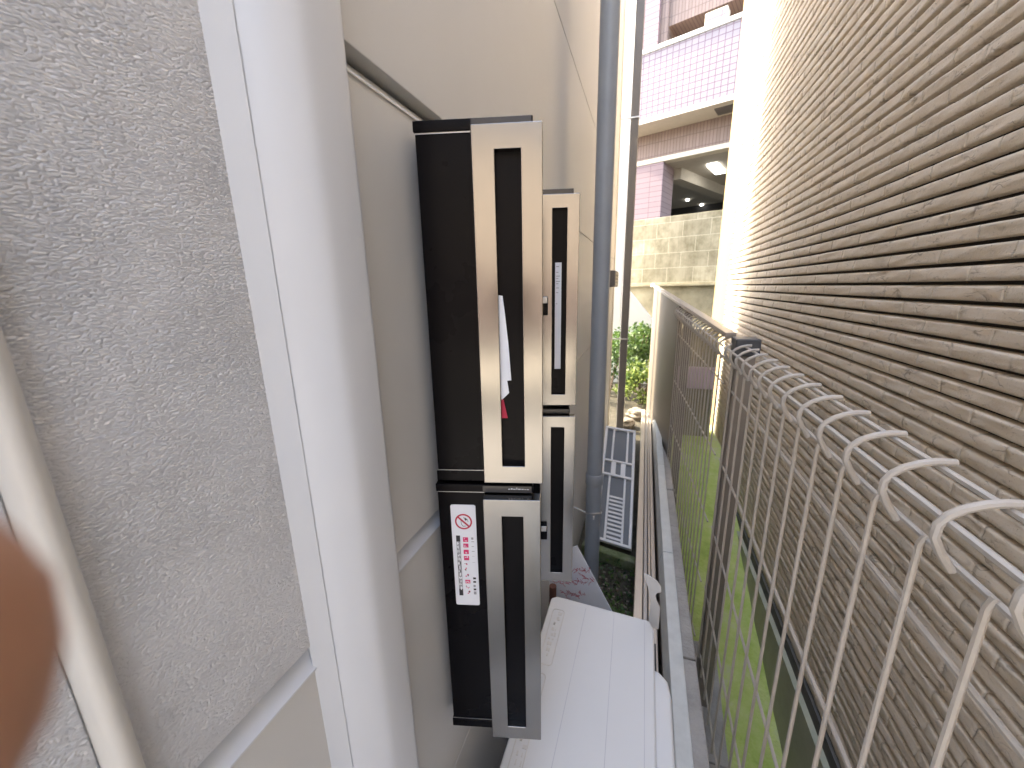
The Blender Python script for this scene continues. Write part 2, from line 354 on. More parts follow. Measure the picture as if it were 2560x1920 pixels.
# ---------------------------------------------------------------- right building: split-face tile courses
rb = tag(empty('tiled_building', (1.5, 2, -2)), 'tall building on the right clad in beige split faced tile courses', 'building')
RO = Vector((1.5, 2, -2))
def rpart(b, name, mat, **kw):
    b.v = [tuple(Vector(p) - RO) for p in b.v]; return b.build(name, mat, rb, **kw)
def vnoise(x, y, seed):
    xi = np.floor(x).astype(int); yi = np.floor(y).astype(int); xf = x - xi; yf = y - yi
    def h(a, b): 
        n = (a * 374761393 + b * 668265263 + seed * 1442695041) & 0x7fffffff
        n = ((n ^ (n >> 13)) * 1274126177) & 0x7fffffff
        return ((n ^ (n >> 16)) & 0xffff) / 65535.0
    u = xf * xf * (3 - 2 * xf); w = yf * yf * (3 - 2 * yf)
    return (h(xi, yi) * (1 - u) + h(xi + 1, yi) * u) * (1 - w) + (h(xi, yi + 1) * (1 - u) + h(xi + 1, yi + 1) * u) * w
PITCH = 0.0462; BX = 0.75
def tile_courses():
    V = []; F = []; MI = []; base = 0
    zf = np.array([0.0, 0.19, 0.205, 0.27, 0.42, 0.62, 0.82, 0.95, 1.0])
    hp = np.array([0.0, 0.0, 0.0175, 0.0186, 0.0188, 0.0186, 0.0182, 0.0174, 0.0])
    k = 0; z = -1.63; TL = 0.231
    while z < 2.72:
        off = (0.5 if k % 2 else 0.0) * TL + random.uniform(-0.004, 0.004)
        ys = [-0.8]; 
        def add(a, bnd, st):
            ys.extend(list(np.arange(a, bnd, st)))
        add(-0.76, 0.6, 0.03); add(0.6, 2.6, 0.0125); add(2.6, 4.30, 0.033); ys.append(4.30)
        js = [off + TL * q for q in range(-6, 22) if -0.75 < off + TL * q < 4.27]
        ys = [y for y in ys if all(abs(y - j) > 0.005 for j in js)]
        depth = {}
        for j in js:
            for dy, d in ((-0.0021, 1.0), (-0.0017, 0.2), (0.0017, 0.2), (0.0021, 1.0)):
                ys.append(j + dy); depth[round(j + dy, 5)] = d
        ys = np.array(sorted(ys)); n = len(ys)
        dm = np.array([depth.get(round(y, 5), 1.0) for y in ys])
        tid = np.floor((ys - off) / TL).astype(int)
        tj = (vnoise(tid * 1.37 + 0.5, np.full(n, k * 1.91 + 0.3), 3) - 0.5) * 0.0012
        Y, Z = np.meshgrid(ys, zf)
        yy = Y * 1.0; zz = Z * PITCH + z
        nz = (vnoise(yy * 9 + k * 7.3, zz * 120 + yy * 11, 1) - 0.5) * 0.0040 + (vnoise(yy * 30 + k * 3.1, zz * 240, 2) - 0.5) * 0.0024 + (vnoise(yy * 95, zz * 330, 4) - 0.5) * 0.0018
        rid = 0.0026 * (1 - np.abs(2 * vnoise(yy * 9 + k * 5.7, zz * 60 + yy * 7, 5) - 1)) 
        rough = np.array([0, 0, .5, 1, 1, 1, 1, .6, 0])[:, None]
        hh = (hp[:, None] * dm[None, :]) + rough * (nz + rid + tj[None, :]) * dm[None, :]
        hh = np.maximum(hh, 0)
        X = BX - hh
        zedge = zz + np.array([0, 0, .4, 0, 0, 0, 0, -.6, 0])[:, None] * 0.0016 * (vnoise(yy * 22 + k * 3.3, zz * 0 + 1.5, 6) - 0.4)
        V.append(np.stack([X, Y, zedge], -1).reshape(-1, 3))
        idx = np.arange(len(zf) * n).reshape(len(zf), n) + base
        q = np.stack([idx[:-1, :-1], idx[:-1, 1:], idx[1:, 1:], idx[1:, :-1]], -1)[:, :, ::-1]
        F.append(q.reshape(-1, 4))
        mi = np.zeros(q.shape[:2], int); mi[0, :] = 1
        mi[:, (dm[:-1] < 0.5) & (dm[1:] < 0.5)] = 1
        MI.append(mi.reshape(-1)); base += len(zf) * n; k += 1; z += PITCH
    V = np.concatenate(V) - np.array(RO); F = np.concatenate(F); MI = np.concatenate(MI)
    me = bpy.data.meshes.new('tiled_wall'); me.vertices.add(len(V)); me.vertices.foreach_set('co', V.astype(np.float32).ravel())
    me.loops.add(F.size); me.loops.foreach_set('vertex_index', F.astype(np.int32).ravel())
    me.polygons.add(len(F)); me.polygons.foreach_set('loop_start', np.arange(0, F.size, 4, dtype=np.int32))
    me.materials.append(M['brick']); me.materials.append(M['joint']); me.update(calc_edges=True)
    me.polygons.foreach_set('material_index', MI.astype(np.int32)); me.validate()
    o = bpy.data.objects.new('tiled_wall', me); COL.objects.link(o); o.parent = rb
    return z
ztop = tile_courses()
b = MB(); b.box(0.755, 5, -0.8, 5.06, -1.63, 2.85); rpart(b, 'wall', M['joint'])
b = MB(); b.box(0.738, 0.754, -0.8, 4.30, ztop + 0.001, 2.85); rpart(b, 'upper_wall', M['brick'])
b = MB(); b.prism([(0.731, 4.301), (0.731, 5.03), (0.742, 5.062), (0.765, 5.08), (0.80, 5.08), (0.80, 4.301)], -1.63, 2.85, 'z'); rpart(b, 'corner_strip', paint('ochre_glow', (0.23, 0.165, 0.075), 0.8, 0.05, 0.05, 6), smooth=True)  # smooth ochre strip added to colour in the sun glow at the far corner
b = MB(); b.box(0.70, 5.0, -0.8, 5.0, -2.6, -1.69); b.box(0.722, 5.0, -0.8, 5.0, -1.689, -1.632, 1); rpart(b, 'foundation', [M['found'], M['seal']])
b = MB(); b.box(0.735, 5.1, -0.85, 5.1, 2.852, 2.95); rpart(b, 'roof', M['dpipe'])

# ---------------------------------------------------------------- letter boxes
TH = radians(14.5)
def ring_plate(x0, x1, z0, z1, a0, a1, c0, c1, yf, yb):
    """hollow front plate with an opening, front at yf, back at yb"""
    b = MB()
    o = [(x0, z0), (x1, z0), (x1, z1), (x0, z1)]; i = [(a0, c0), (a1, c0), (a1, c1), (a0, c1)]
    v = [(p[0], yf, p[1]) for p in o] + [(p[0], yf, p[1]) for p in i] + [(p[0], yb, p[1]) for p in o] + [(p[0], yb, p[1]) for p in i]
    f = []
    for k in range(4):
        n = (k + 1) % 4
        f += [(k, n, 4 + n, 4 + k), (8 + n, 8 + k, 12 + k, 12 + n), (k, 8 + k, 8 + n, n), (4 + k, 4 + n, 12 + n, 12 + k)]
    return b.add(v, f)
def make_mailbox(label):
    t = tag(empty('mailbox', (0, 0, 0)), label, 'mailbox', 'black mailboxes with steel fronts on the wall')
    H = 0.474
    MB().box(0.0, 0.1425, 0.0, 0.078, 0.0165, H - 0.0135).build('body', M['black'], t, bevel=0.0015)
    MB().box(-0.0012, 0.1442, -0.0035, 0.079, H - 0.0125, H).build('lid', M['black'], t, bevel=0.0012)
    MB().box(-0.0012, 0.1442, -0.003, 0.079, 0.0, 0.0155).build('base', M['black'], t, bevel=0.0012)
    MB().box(0.070, 0.1425, -0.0052, -0.0037, H - 0.0115, H - 0.001).build('name_plate', M['chip'], t, bevel=0.0004)
    ring_plate(0.0722, 0.1556, 0.0075, H - 0.0135, 0.0995, 0.1300, 0.0335, H - 0.0405, -0.0225, -0.0005).build('faceplate', M['steel'], t, bevel=0.0011)
    MB().box(0.0985, 0.1310, -0.0105, -0.0065, 0.0320, H - 0.0390).build('slot_flap', M['black'], t, bevel=0.0006)
    MB().box(0.0, 0.0715, -0.0010, -0.0002, H - 0.0142, H - 0.0128).build('edge_highlight', M['galv'], t)  # bright strip added in place of the highlight on the lid edge
    MB().box(0.0, 0.0715, -0.0010, -0.0002, 0.0158, 0.0166).build('edge_highlight', M['galv'], t)  # same painted highlight along the base edge
    return t
def copy_tree(o, label):
    c = o.copy(); COL.objects.link(c); c['label'] = label
    for ch in [x for x in COL.objects if x.parent == o]:
        d = ch.copy(); COL.objects.link(d); d.parent = c
    return c
box1 = make_mailbox('large upper mailbox nearest the camera with a paper flyer hanging from its slot')
box2 = copy_tree(box1, 'lower mailbox in front with the red and white warning sticker on its black side')
box3 = copy_tree(box1, 'upper mailbox of the rear pair with a long white label in its slot')
box4 = copy_tree(box1, 'lower mailbox of the rear pair, above the leaning white board')
for o, x, y, z, s in ((box1, -0.279, 0.47, -0.276, 1), (box2, -0.282, 0.469, -0.7555, 1), (box3, -0.2755, 0.791, -0.2545, 0.93), (box4, -0.276, 0.791, -0.7015, 0.93)):
    o.location = (x, y, z); o.rotation_euler = (0, 0, TH); o.scale = (s, s, s)
for o, z in ((box3, 0.243), (box4, 0.166)):
    lt = MB().box(0.074, 0.0905, -0.034, -0.0228, z - 0.028, z + 0.012).build('latch', M['black'], o, bevel=0.002)
    MB().box(0.0755, 0.0890, -0.0375, -0.0342, z - 0.002, z + 0.0115).build('latch_button', M['galv'], lt, bevel=0.001)
# white marks on the dark name plate of the lower front box
b = MB(); x = 0.108
for w, h in ((.003, .0012), (.002, .0022), (.0035, .0012), (.0012, .003), (.004, .0014), (.003, .0012), (.002, .0008), (.0035, .0008)):
    b.box(x, x + w, -0.0057, -0.0053, 0.4680, 0.4680 + h); x += w + 0.0012
b.build('lettering', M['paper'], box2)
# long white label in the rear slot
lb = MB().box(0.1062, 0.1200, -0.0125, -0.0108, 0.092, 0.326).build('slot_label', M['paper'], box3, bevel=0.0003)
b = MB()
for z, w in ((.317, .006), (.305, .005), (.297, .008), (.292, .0045), (.286, .0085), (.281, .005), (.272, .006), (.262, .005), (.238, .003)):
    b.box(0.1085, 0.1085 + w, -0.0129, -0.0127, z, z + 0.0013)
b.build('lettering', M['greyink'], lb)
# warning sticker
def sticker():
    x0, x1, zt, zb = 0.0185, 0.0570, 0.4385, 0.2575
    U = lambda px: x0 + px / 315 * (x1 - x0); Z = lambda py: zt - py / 1300 * (zt - zb)
    b = MB(); pr = []
    for cx_, cz_, a in ((x1 - .003, zt - .003, 0), (x0 + .003, zt - .003, 90), (x0 + .003, zb + .003, 180), (x1 - .003, zb + .003, 270)):
        for k in range(5):
            an = radians(a + k * 22.5); pr.append((cx_ + .003 * cos(an), cz_ + .003 * sin(an)))
    b.prism(pr, -0.0011, -0.0002, 'y'); st = b.build('warning_sticker', M['paper'], box2)
    st['label'] = 'long white warning sticker with a red no-entry ring above three columns of print'
    b = MB(); n = 40; cx_, cz_ = U(157), Z(205); ro, ri = 0.0133, 0.0108
    for k in range(n):
        a, c = 2 * pi * k / n, 2 * pi * (k + 1) / n
        v = [(cx_ + r * cos(t), y, cz_ + r * sin(t)) for y in (-0.0013, -0.0012) for r, t in ((ri, a), (ro, a), (ro, c), (ri, c))]
        b.add(v, [(0, 1, 2, 3), (4, 7, 6, 5)])
    d = Vector((0.72, -0.69)); p = Vector((0.69, 0.72)) * 0.0014
    q = [Vector((cx_, cz_)) - d * 0.0112 + p, Vector((cx_, cz_)) + d * 0.0112 + p, Vector((cx_, cz_)) + d * 0.0112 - p, Vector((cx_, cz_)) - d * 0.0112 - p]
    b.add([(u.x, -0.00145, u.y) for u in q], [(0, 1, 2, 3)])
    b.build('prohibition_sign', M['red'], st, fix=False)
    b = MB()                                                       # small drawing behind the bar
    b.tube([(U(125), -0.0013, Z(190)), (U(128), -0.0013, Z(235)), (U(150), -0.0013, Z(262)), (U(185), -0.0013, Z(258))], 0.0004, 5)
    b.tube([(U(160), -0.0013, Z(150)), (U(180), -0.0013, Z(185)), (U(205), -0.0013, Z(175)), (U(215), -0.0013, Z(205))], 0.0004, 5)
    b.add([(U(172), -0.0014, Z(150)), (U(205), -0.0014, Z(172)), (U(186), -0.0014, Z(196))], [(0, 1, 2)])
    b.build('pictogram', M['ink'], st)
    b = MB(); c1 = lambda py: 55 + (py - 380) / 820 * 2
    def blk(px0, px1, py0, py1, mi): b.add([(U(px0), -0.0013 - 0.0001 * (mi == 4), Z(py0)), (U(px1), -0.0013 - 0.0001 * (mi == 4), Z(py0)), (U(px1), -0.0013 - 0.0001 * (mi == 4), Z(py1)), (U(px0), -0.0013 - 0.0001 * (mi == 4), Z(py1))], [(0, 1, 2, 3)], mi)
    blk(50, 102, 380, 455, 0); blk(50, 102, 1080, 1170, 0); blk(50, 102, 455, 1080, 3)
    y = 462
    while y < 1065:
        h = random.uniform(30, 55)
        for k in range(4):
            a = random.uniform(54, 84); blk(a, a + random.uniform(8, 16), y + random.uniform(0, 12), y + h - 10 + random.uniform(-8, 8), random.choice((4, 4, 0)))
        y += h + 6
    reds = [(400, 60), (480, 50), (560, 55), (640, 55), (735, 22), (790, 50), (875, 45), (955, 48), (1035, 40), (1100, 65)]
    for i, (yy, h) in enumerate(reds):
        if i in (0, 1, 2, 3, 7):
            blk(138, 204, yy, yy + h, 1)
            for k in range(3): 
                a = random.uniform(142, 182); q0 = yy + random.uniform(4, h - 16); blk(a, a + random.uniform(8, 20), q0, q0 + random.uniform(6, 14), 4)
        else:
            for k in range(4):
                a = random.uniform(138, 185); q0 = yy + random.uniform(0, h * 0.6); blk(a, a + random.uniform(8, 22), q0, q0 + random.uniform(7, h * 0.45), 1 if k % 2 else 0)
    for yy, h in ((400, 28), (450, 9), (512, 7), (575, 7), (640, 3), (720, 3), (920, 26), (968, 24), (1020, 30), (1070, 24), (1110, 40)):
        blk(243, 243 + random.uniform(28, 42), yy, yy + h, 2 if yy < 900 else 0 if h < 27 else 2)
    b.build('lettering', [M['ink'], M['pinkink'], M['greyink'], M['greyink'], M['paper']], st, fix=False)
sticker()
# flyers hanging out of the front slot
def flyer(name, label, polys, mat, y0):
    e = box1.matrix_basis; b = MB()
    for k, pl in enumerate(polys):
        n = len(pl)
        yk = y0 - 0.0012 * k
        front = [(u, yk - 0.004 * max(0, (u - 0.1005) / 0.012) * 0.5, z) for u, z in pl]
        back = [(u, yy + 0.0004, z) for u, yy, z in front]
        b.add(front + back, [tuple(range(n)), tuple(range(2 * n - 1, n - 1, -1))] + [(i, n + i, n + (i + 1) % n, (i + 1) % n) for i in range(n)])
    o = b.build(name, mat); o.matrix_world = Matrix.Translation((-0.279, 0.47, -0.276)) @ Matrix.Rotation(TH, 4, 'Z')
    return tag(o, label, 'flyer')
Zu = lambda py: 0.276 + (lambda D: 0.16 - (D - 318) / (1004 - 318) * 0.401)(587.5 + py * 0.1978)
Uu = lambda px, py: 0.1018 - 0.0045 * (587.5 + py * 0.1978 - 318) / 686 + (px - (255 + py * 0.04)) * 0.1978 / 1850
def P2(l): return [(Uu(x, y), Zu(y)) for x, y in l]
flyer('paper_flyer', 'white paper flyer hanging from the slot of the front upper mailbox', [P2([(240, 90), (298, 100), (332, 290), (386, 640), (436, 1060), (300, 1075), (250, 1070)]), P2([(255, 1060), (383, 1062), (413, 1210), (318, 1302), (260, 1290)])], M['paper'], -0.0130)
flyer('red_flyer', 'red paper flyer tip just below the white one in the front slot', [P2([(262, 1290), (340, 1300), (402, 1526), (322, 1533), (262, 1530)])], M['red'], -0.0125)

# ---------------------------------------------------------------- round downpipe
dp = tag(empty('downpipe', (-0.186, 1.75, -1.5)), 'round blue grey plastic downpipe standing on the left wall', 'pipe')
MB().tube([(0, 0, 0.0), (0, 0, 6.0)], 0.0365, 28).build('pipe', M['pvc'], dp, smooth=True)
MB().tube([(0, 0, 0.575), (0, 0, 0.578), (0, 0, 0.628), (0, 0, 0.632)], [0.0385, 0.0405, 0.0415, 0.0385], 28).build('socket', M['pvc'], dp, smooth=True)
b = MB(); b.tube([(-0.115, 0, 0.44), (-0.035, -0.02, 0.425)], 0.004, 6)
for k in range(24):
    pass
b.tube([(0.0385 * cos(a), 0.0385 * sin(a), 0.425 - 0.012 * sin(a * 1.3)) for a in np.linspace(-pi, pi * 0.6, 20)], 0.0035, 6)
b.build('bracket', M['galv'], dp, smooth=True)
b = MB(); b.box(0.004, 0.012, -0.046, -0.037, 0.408, 0.425); b.build('clip', M['tape'], dp, bevel=0.002)
# far square downpipe
fp = tag(empty('square_downpipe', (-0.187, 4.08, -1.5)), 'square taupe metal downpipe at the far corner of the white house', 'pipe')
b = MB(); b.box(-0.036, 0.036, -0.02, 0.05, 0, 6.0); b.box(-0.0365, -0.005, -0.0205, 0.0, 0, 6.0); b.build('pipe', M['dpipe'], fp, bevel=0.006)
for z in (2.94, 0.98):
    b = MB(); b.box(-0.14, 0.04, -0.03, -0.021, z, z + 0.012); b.box(-0.04, -0.037, -0.03, 0.05, z, z + 0.012); b.box(0.037, 0.04, -0.03, 0.05, z, z + 0.012)
    b.build('bracket', M['galv'], fp, bevel=0.001)

# ---------------------------------------------------------------- air conditioner
ac = tag(empty('air_conditioner', (-0.065, 0.60, -1.5)), 'white outdoor air conditioner unit on the ground under the mailboxes', 'air conditioner')
AO = Vector((-0.065, 0.60, -1.5))
def ap(b, name, mat, parent=None, **kw):
    b.v = [tuple(Vector(p) - AO) for p in b.v]; return b.build(name, mat, parent or ac, **kw)
b = MB(); b.box(-0.216, 0.0655, 0.19, 0.975, -1.46, -0.935); ap(b, 'casing', M['acw'], bevel=0.012, seg=3)
def top_outline(i=0.0):
    return [(-0.222 + i, 0.18 + i), (0.074 - i, 0.18 + i), (0.074 - i, 0.955 - i), (0.062 - i, 0.985 - i), (-0.205 + i, 0.997 - i), (-0.222 + i, 0.985 - i)]
b = MB(); b.prism(top_outline(), -0.936, -0.920, 'z'); tp = ap(b, 'top_panel', M['acw'], bevel=0.006, seg=3)
b = MB()
for xa, xb in ((-0.115, -0.13), (-0.0345, -0.0145), (0.049, 0.052)):
    n = 2; v = [(xa - .0007, 0.975, -0.9196), (xa + .0007, 0.975, -0.9196), (xb + .0007, 0.2, -0.9196), (xb - .0007, 0.2, -0.9196)]
    b = MB(); b.add(v, [(0, 1, 2, 3)]); ap(b, 'groove', M['acd'], fix=False)
b = MB()                                   # weathered strip of raised lettering panels along the wall side
def rr_outline(x0, x1, y0, y1, r=0.008):
    pr = []
    for cx_, cy_, a in ((x1 - r, y1 - r, 0), (x0 + r, y1 - r, 90), (x0 + r, y0 + r, 180), (x1 - r, y0 + r, 270)):
        for k in range(5):
            an = radians(a + k * 22.5); pr.append((cx_ + r * cos(an), cy_ + r * sin(an)))
    return pr
for x0, x1, y0, y1 in ((-0.205, -0.172, 0.765, 0.945), (-0.205, -0.178, 0.52, 0.74), (-0.205, -0.178, 0.3, 0.5)):
    pr = rr_outline(x0, x1, y0, y1)
    b = MB(); b.tube([(p[0], p[1], -0.9195) for p in pr + pr[:1]], 0.0011, 5); ap(b, 'raised_frame', M['dirt'])
random.seed(3)
for base_y, cnt in ((0.79, 9), (0.54, 11), (0.32, 8)):
    y = base_y; b = MB()
    for k in range(cnt):
        h = random.uniform(0.008, 0.016)
        for q in range(2):
            xx = random.uniform(-0.199, -0.184); b.box(xx, xx + random.uniform(0.002, 0.007), y, y + h * random.uniform(.3, .9), -0.9199, -0.9192)
        y += h + 0.004
    ap(b, 'raised_marks', M['dirt'])
b = MB(); b.prism([(0.066, 0.2), (0.112, 0.2), (0.112, 0.80), (0.106, 0.835), (0.088, 0.855), (0.066, 0.86)], -1.44, -0.945, 'z'); ap(b, 'valve_cover', M['acw'], bevel=0.008, seg=3)
b = MB(); b.box(0.0657, 0.082, 0.862, 0.96, -1.44, -0.97); ap(b, 'side_grille', M['dark'])
for x in (-0.2, 0.01):
    for ya in (0.24, 0.85):
        b = MB(); b.box(x, x + 0.05, ya, ya + 0.06, -1.5, -1.461); ap(b, 'foot', M['dpipe'], bevel=0.003)

# white curved scoop standing at the end of the unit
def scoop():
    out = [(0.0, 0.0), (0.012, -0.003), (0.034, -0.018), (0.0435, -0.034), (0.0455, -0.052), (0.036, -0.058), (0.032, -0.068), (0.038, -0.085), (0.046, -0.100), (0.046, -0.16), (0.02, -0.16), (0.022, -0.085), (0.014, -0.048), (0.006, -0.022)]
    v = []; n = len(out)
    b = MB()
    f = [(x * 1.12, 0.012 * sin(-z * 18) , z * 1.12) for x, z in out]; bk = [(x, y + 0.004, z) for x, y, z in f]
    b.add(f + bk, [tuple(range(n)), tuple(range(2 * n - 1, n - 1, -1))] + [(i, n + i, n + (i + 1) % n, (i + 1) % n) for i in range(n)])
    o = b.build('plastic_scoop', M['acw'], bevel=0.0012); o.location = (0.039, 1.012, -0.793)
    tag(o, 'small curved white plastic scoop standing behind the air conditioner', 'scoop')
scoop()

# ---------------------------------------------------------------- leaning sign board with red scrawl
sb = tag(empty('sign_board', (-0.17, 1.25, -1.45)), 'tilted white board with scrawled red writing behind the air conditioner', 'board')
SO = Vector((-0.17, 1.25, -1.45))
out = [(-0.186, -0.918), (-0.0, -1.262), (-0.06, -1.45), (-0.288, -1.45), (-0.288, -0.975)]
b = MB(); b.prism([(x - SO.x, z - SO.z) for x, z in out], -0.002, 0.003, 'y'); b.build('panel', M['paper'], sb, bevel=0.001)
b = MB(); random.seed(11)
def stroke(cx_, cz_, s, seedv):
    rnd = random.Random(seedv)
    for k in range(4):
        x, z = cx_ + rnd.uniform(-s, s) * .6, cz_ + rnd.uniform(-s, s) * .6
        pts = [(x, -0.0027, z)]
        for q in range(3):
            x += rnd.uniform(-s, s) * 0.9; z += rnd.uniform(-s, s) * 0.8; pts.append((x, -0.0027, z))
        b.tube(pts, 0.0007, 5)
for k in range(5): stroke(-0.232 + k * 0.021 - SO.x, -1.035 + k * 0.008 - SO.z, 0.013, k)
for k in range(6): stroke(-0.245 + k * 0.022 - SO.x, -1.088 + k * 0.008 - SO.z, 0.014, k + 20)
for k in range(4): stroke(-0.232 + k * 0.024 - SO.x, -1.135 + k * 0.006 - SO.z, 0.014, k + 40)
b.build('lettering', M['red'], sb)
b = MB(); b.tube([(-0.268, 1.2, -1.5), (-0.262, 1.19, -1.06)], [0.016, 0.013], 10)
tag(b.build('rusty_stake', paint('rusty_brown', (0.12, 0.05, 0.035), 0.8, 0.3, 0.3, 30), smooth=True), 'short rusty brown stake beside the white scrawled board', 'stake')

# ---------------------------------------------------------------- window sash lying against the mossy kerb
def sash():
    BL, BR, TL = Vector((-0.20, 2.03, -1.43)), Vector((0.006, 1.985, -1.43)), Vector((-0.218, 2.75, -1.0))
    e = tag(empty('window_sash', BL), 'discarded aluminium window sash with a double middle rail leaning over the kerb', 'window frame')
    u = (BR - BL); wu = u.length; u = u.normalized(); v = (TL - BL); hv = v.length; v = v.normalized(); n = u.cross(v).normalized()
    def bx(b, a0, a1, c0, c1, d0, d1, mi=0):
        vs = [tuple(u * a + v * c + n * d) for d in (d0, d1) for a, c in ((a0, c0), (a1, c0), (a1, c1), (a0, c1))]
        b.add(vs, [(0, 3, 2, 1), (4, 5, 6, 7), (0, 1, 5, 4), (1, 2, 6, 5), (2, 3, 7, 6), (3, 0, 4, 7)], mi)
    b = MB(); t = 0.016
    bx(b, 0, wu, 0, t, 0, .03); bx(b, 0, wu, hv - t, hv, 0, .03); bx(b, 0, t, t, hv - t, 0, .03); bx(b, wu - t, wu, t, hv - t, 0, .03)
    b.build('frame', M['alum'], e, bevel=0.002)
    b = MB(); bx(b, t, wu - t, .44, .455, .002, .028); bx(b, t, wu - t, .55, .562, .002, .028)
    for a in (0.062, 0.125): bx(b, a, a + 0.03, .456, .549, .004, .026)
    b.build('middle_rail', M['alum'], e, bevel=0.001)
    for a in (0.052, 0.150):
        b = MB(); bx(b, a, a + 0.012, t, .439, .003, .026); bx(b, a + 0.004, a + 0.016, .563, hv - t, .003, .026); b.build('stile', M['alum'], e, bevel=0.001)
    for c0, c1 in ((t, .439), (.456, .549), (.563, hv - t)):
        b = MB(); bx(b, t, wu - t, c0, c1, .010, .014); b.build('pane', M['glass'], e)
    b = MB()
    for k in range(11): bx(b, 0.066, 0.149, 0.03 + k * 0.026, 0.042 + k * 0.026, .0145, .018)
    o = b.build('louvre_slats', M['alum'], e)
sash()
b = MB()
b.add([(-0.27, 1.97, -1.5), (0.03, 1.90, -1.5), (0.035, 1.955, -1.5), (-0.265, 2.025, -1.5), (-0.27, 1.97, -1.436), (0.03, 1.90, -1.436), (0.035, 1.955, -1.436), (-0.265, 2.025, -1.436)],
      [(0, 3, 2, 1), (4, 5, 6, 7), (0, 1, 5, 4), (1, 2, 6, 5), (2, 3, 7, 6), (3, 0, 4, 7)])
tag(b.build('mossy_kerb', M['mossy'], bevel=0.008, seg=3), 'short green mossy kerb under the discarded window sash', 'kerb')

# ---------------------------------------------------------------- long aluminium poles lying beside the retaining wall
for i, (x, w, m, h, y0, lab) in enumerate(((0.026, 0.034, 'pole', 0.0, 1.02, 'outermost long beige aluminium pole lying beside the narrow ground strip'), (0.063, 0.018, 'poleg', -0.012, 1.05, 'thin grey aluminium pole lying second from the left in the bundle'),
                              (0.083, 0.012, 'pole', 0.003, 1.03, 'thinnest beige aluminium pole in the middle of the bundle'), (0.097, 0.020, 'pole', -0.004, 1.0, 'beige aluminium pole lying closest to the pale coping'))):
    e = tag(empty('aluminium_pole', (x, y0, -1.5)), lab, 'pole', 'long aluminium poles lying along the wall')
    b = MB(); b.prism([(0.0, 0.12 + h), (w, 0.12 + h), (w, 0.2 + h), (0.0, 0.2 + h)], 0, 3.25 - 0.06 * i, 'y'); b.build('tube', M[m], e, bevel=0.003)
    for yy in (0.25, 1.5, 2.9): MB().box(0.0, w, yy, yy + 0.07, 0.0, 0.119 + h).build('bearer', M['mossy'], e)
# coping and retaining wall under the fence
rw = tag(empty('retaining_wall', (0.2, 2, -1.5)), 'low grey retaining wall with a pale coping rail beside the mesh fence', 'wall')
WO = Vector((0.2, 2, -1.5))
def wp(b, name, mat, **kw):
    b.v = [tuple(Vector(p) - WO) for p in b.v]; return b.build(name, mat, rw, **kw)
b = MB()
for k in range(14):
    y0 = -1.2 + k * 0.4; b.box(0.187, 0.232, y0, y0 + 0.397, -2.6, -1.235 - 0.002 * (k % 3))
wp(b, 'block_course', M['conc'], bevel=0.004)
b = MB(); b.box(0.128, 0.186, -1.2, 4.6, -2.6, -1.262); wp(b, 'kerb_face', M['post'])
b = MB()
for k in range(6): b.prism([(0.126, -1.2615), (0.142, -1.198), (0.186, -1.198), (0.1865, -1.2615)], -1.2 + k * 0.97, -1.2 + k * 0.97 + 0.967, 'y')
wp(b, 'coping', M['poleg'] if False else paint('pale_coping', (0.60, 0.61, 0.58), 0.5, 0.08, 0.1, 20), bevel=0.003)

# ---------------------------------------------------------------- mesh fence with rolled top
def fence_section(e, org, p0, p1, zt0, zt1, n0, n1, pitch, rw_, rails=True, name='mesh_panel', full=True):
    """p0,p1: (x,y) ends; zt: height shift at the ends; profile rolls over to +X"""
    prof = [(0.0, -0.315), (-0.014, -0.293), (-0.022, -0.276), (-0.0215, -0.261), (-0.015, -0.249), (-0.004, -0.239), (0.012, -0.231), (0.028, -0.2265), (0.046, -0.2255)]
    L = math.hypot(p1[0] - p0[0], p1[1] - p0[1])
    def at(s, dx, z):
        t = s / L; return Vector((p0[0] + (p1[0] - p0[0]) * t + dx, p0[1] + (p1[1] - p0[1]) * t, z + zt0 + (zt1 - zt0) * t)) - org
    b = MB()
    s = n0
    k = 0
    while s < n1:
        b.tube([at(s, dx, z) for dx, z in prof], rw_ * 1.22, 8)
        sv = s + pitch * 0.52
        if sv < n1: b.tube([at(sv, 0.004, -0.306), at(sv, 0.0, -0.318), at(sv, 0.0, -1.75)], rw_, 7)
        s += pitch
    for dx, z, r in ((0.006, -0.311, 1.0), (-0.0135, -0.256, 1.15), (0.034, -0.2355, 1.15), (0.006, -0.417, 1.0), (0.006, -0.742, 1.0), (0.006, -1.075, 1.0), (0.006, -1.4, 1.0), (0.006, -1.72, 1.0)):
        b.tube([at(q, dx, z) for q in np.linspace(n0 - 0.03, n1, 8)], rw_ * r, 7)
    return b.build(name, M['wire'], e, smooth=True)
fo = Vector((0.34, 1.0, -2.0))
fn = tag(empty('mesh_fence', fo), 'cream welded mesh fence with a rolled hoop top running along the tiled building', 'fence')
fence_section(fn, fo, (0.34, -0.5), (0.34, 1.78), 0, 0, 0.062, 2.28, 0.105, 0.0040)
b = MB(); b.box(0.345, 0.415, 1.70, 1.775, -2.15, -0.272); b.v = [tuple(Vector(p) - fo) for p in b.v]; pst = b.build('post', M['post'], fn, bevel=0.006)
b = MB(); b.box(0.338, 0.424, 1.688, 1.785, -0.2715, -0.205); b.v = [tuple(Vector(p) - fo) for p in b.v]; b.build('post_cap', M['cap'], pst, bevel=0.006)
b = MB(); b.box(0.345, 0.415, -0.42, -0.345, -2.4, -0.245); b.v = [tuple(Vector(p) - fo) for p in b.v]; b.build('post', M['post'], fn, bevel=0.006)
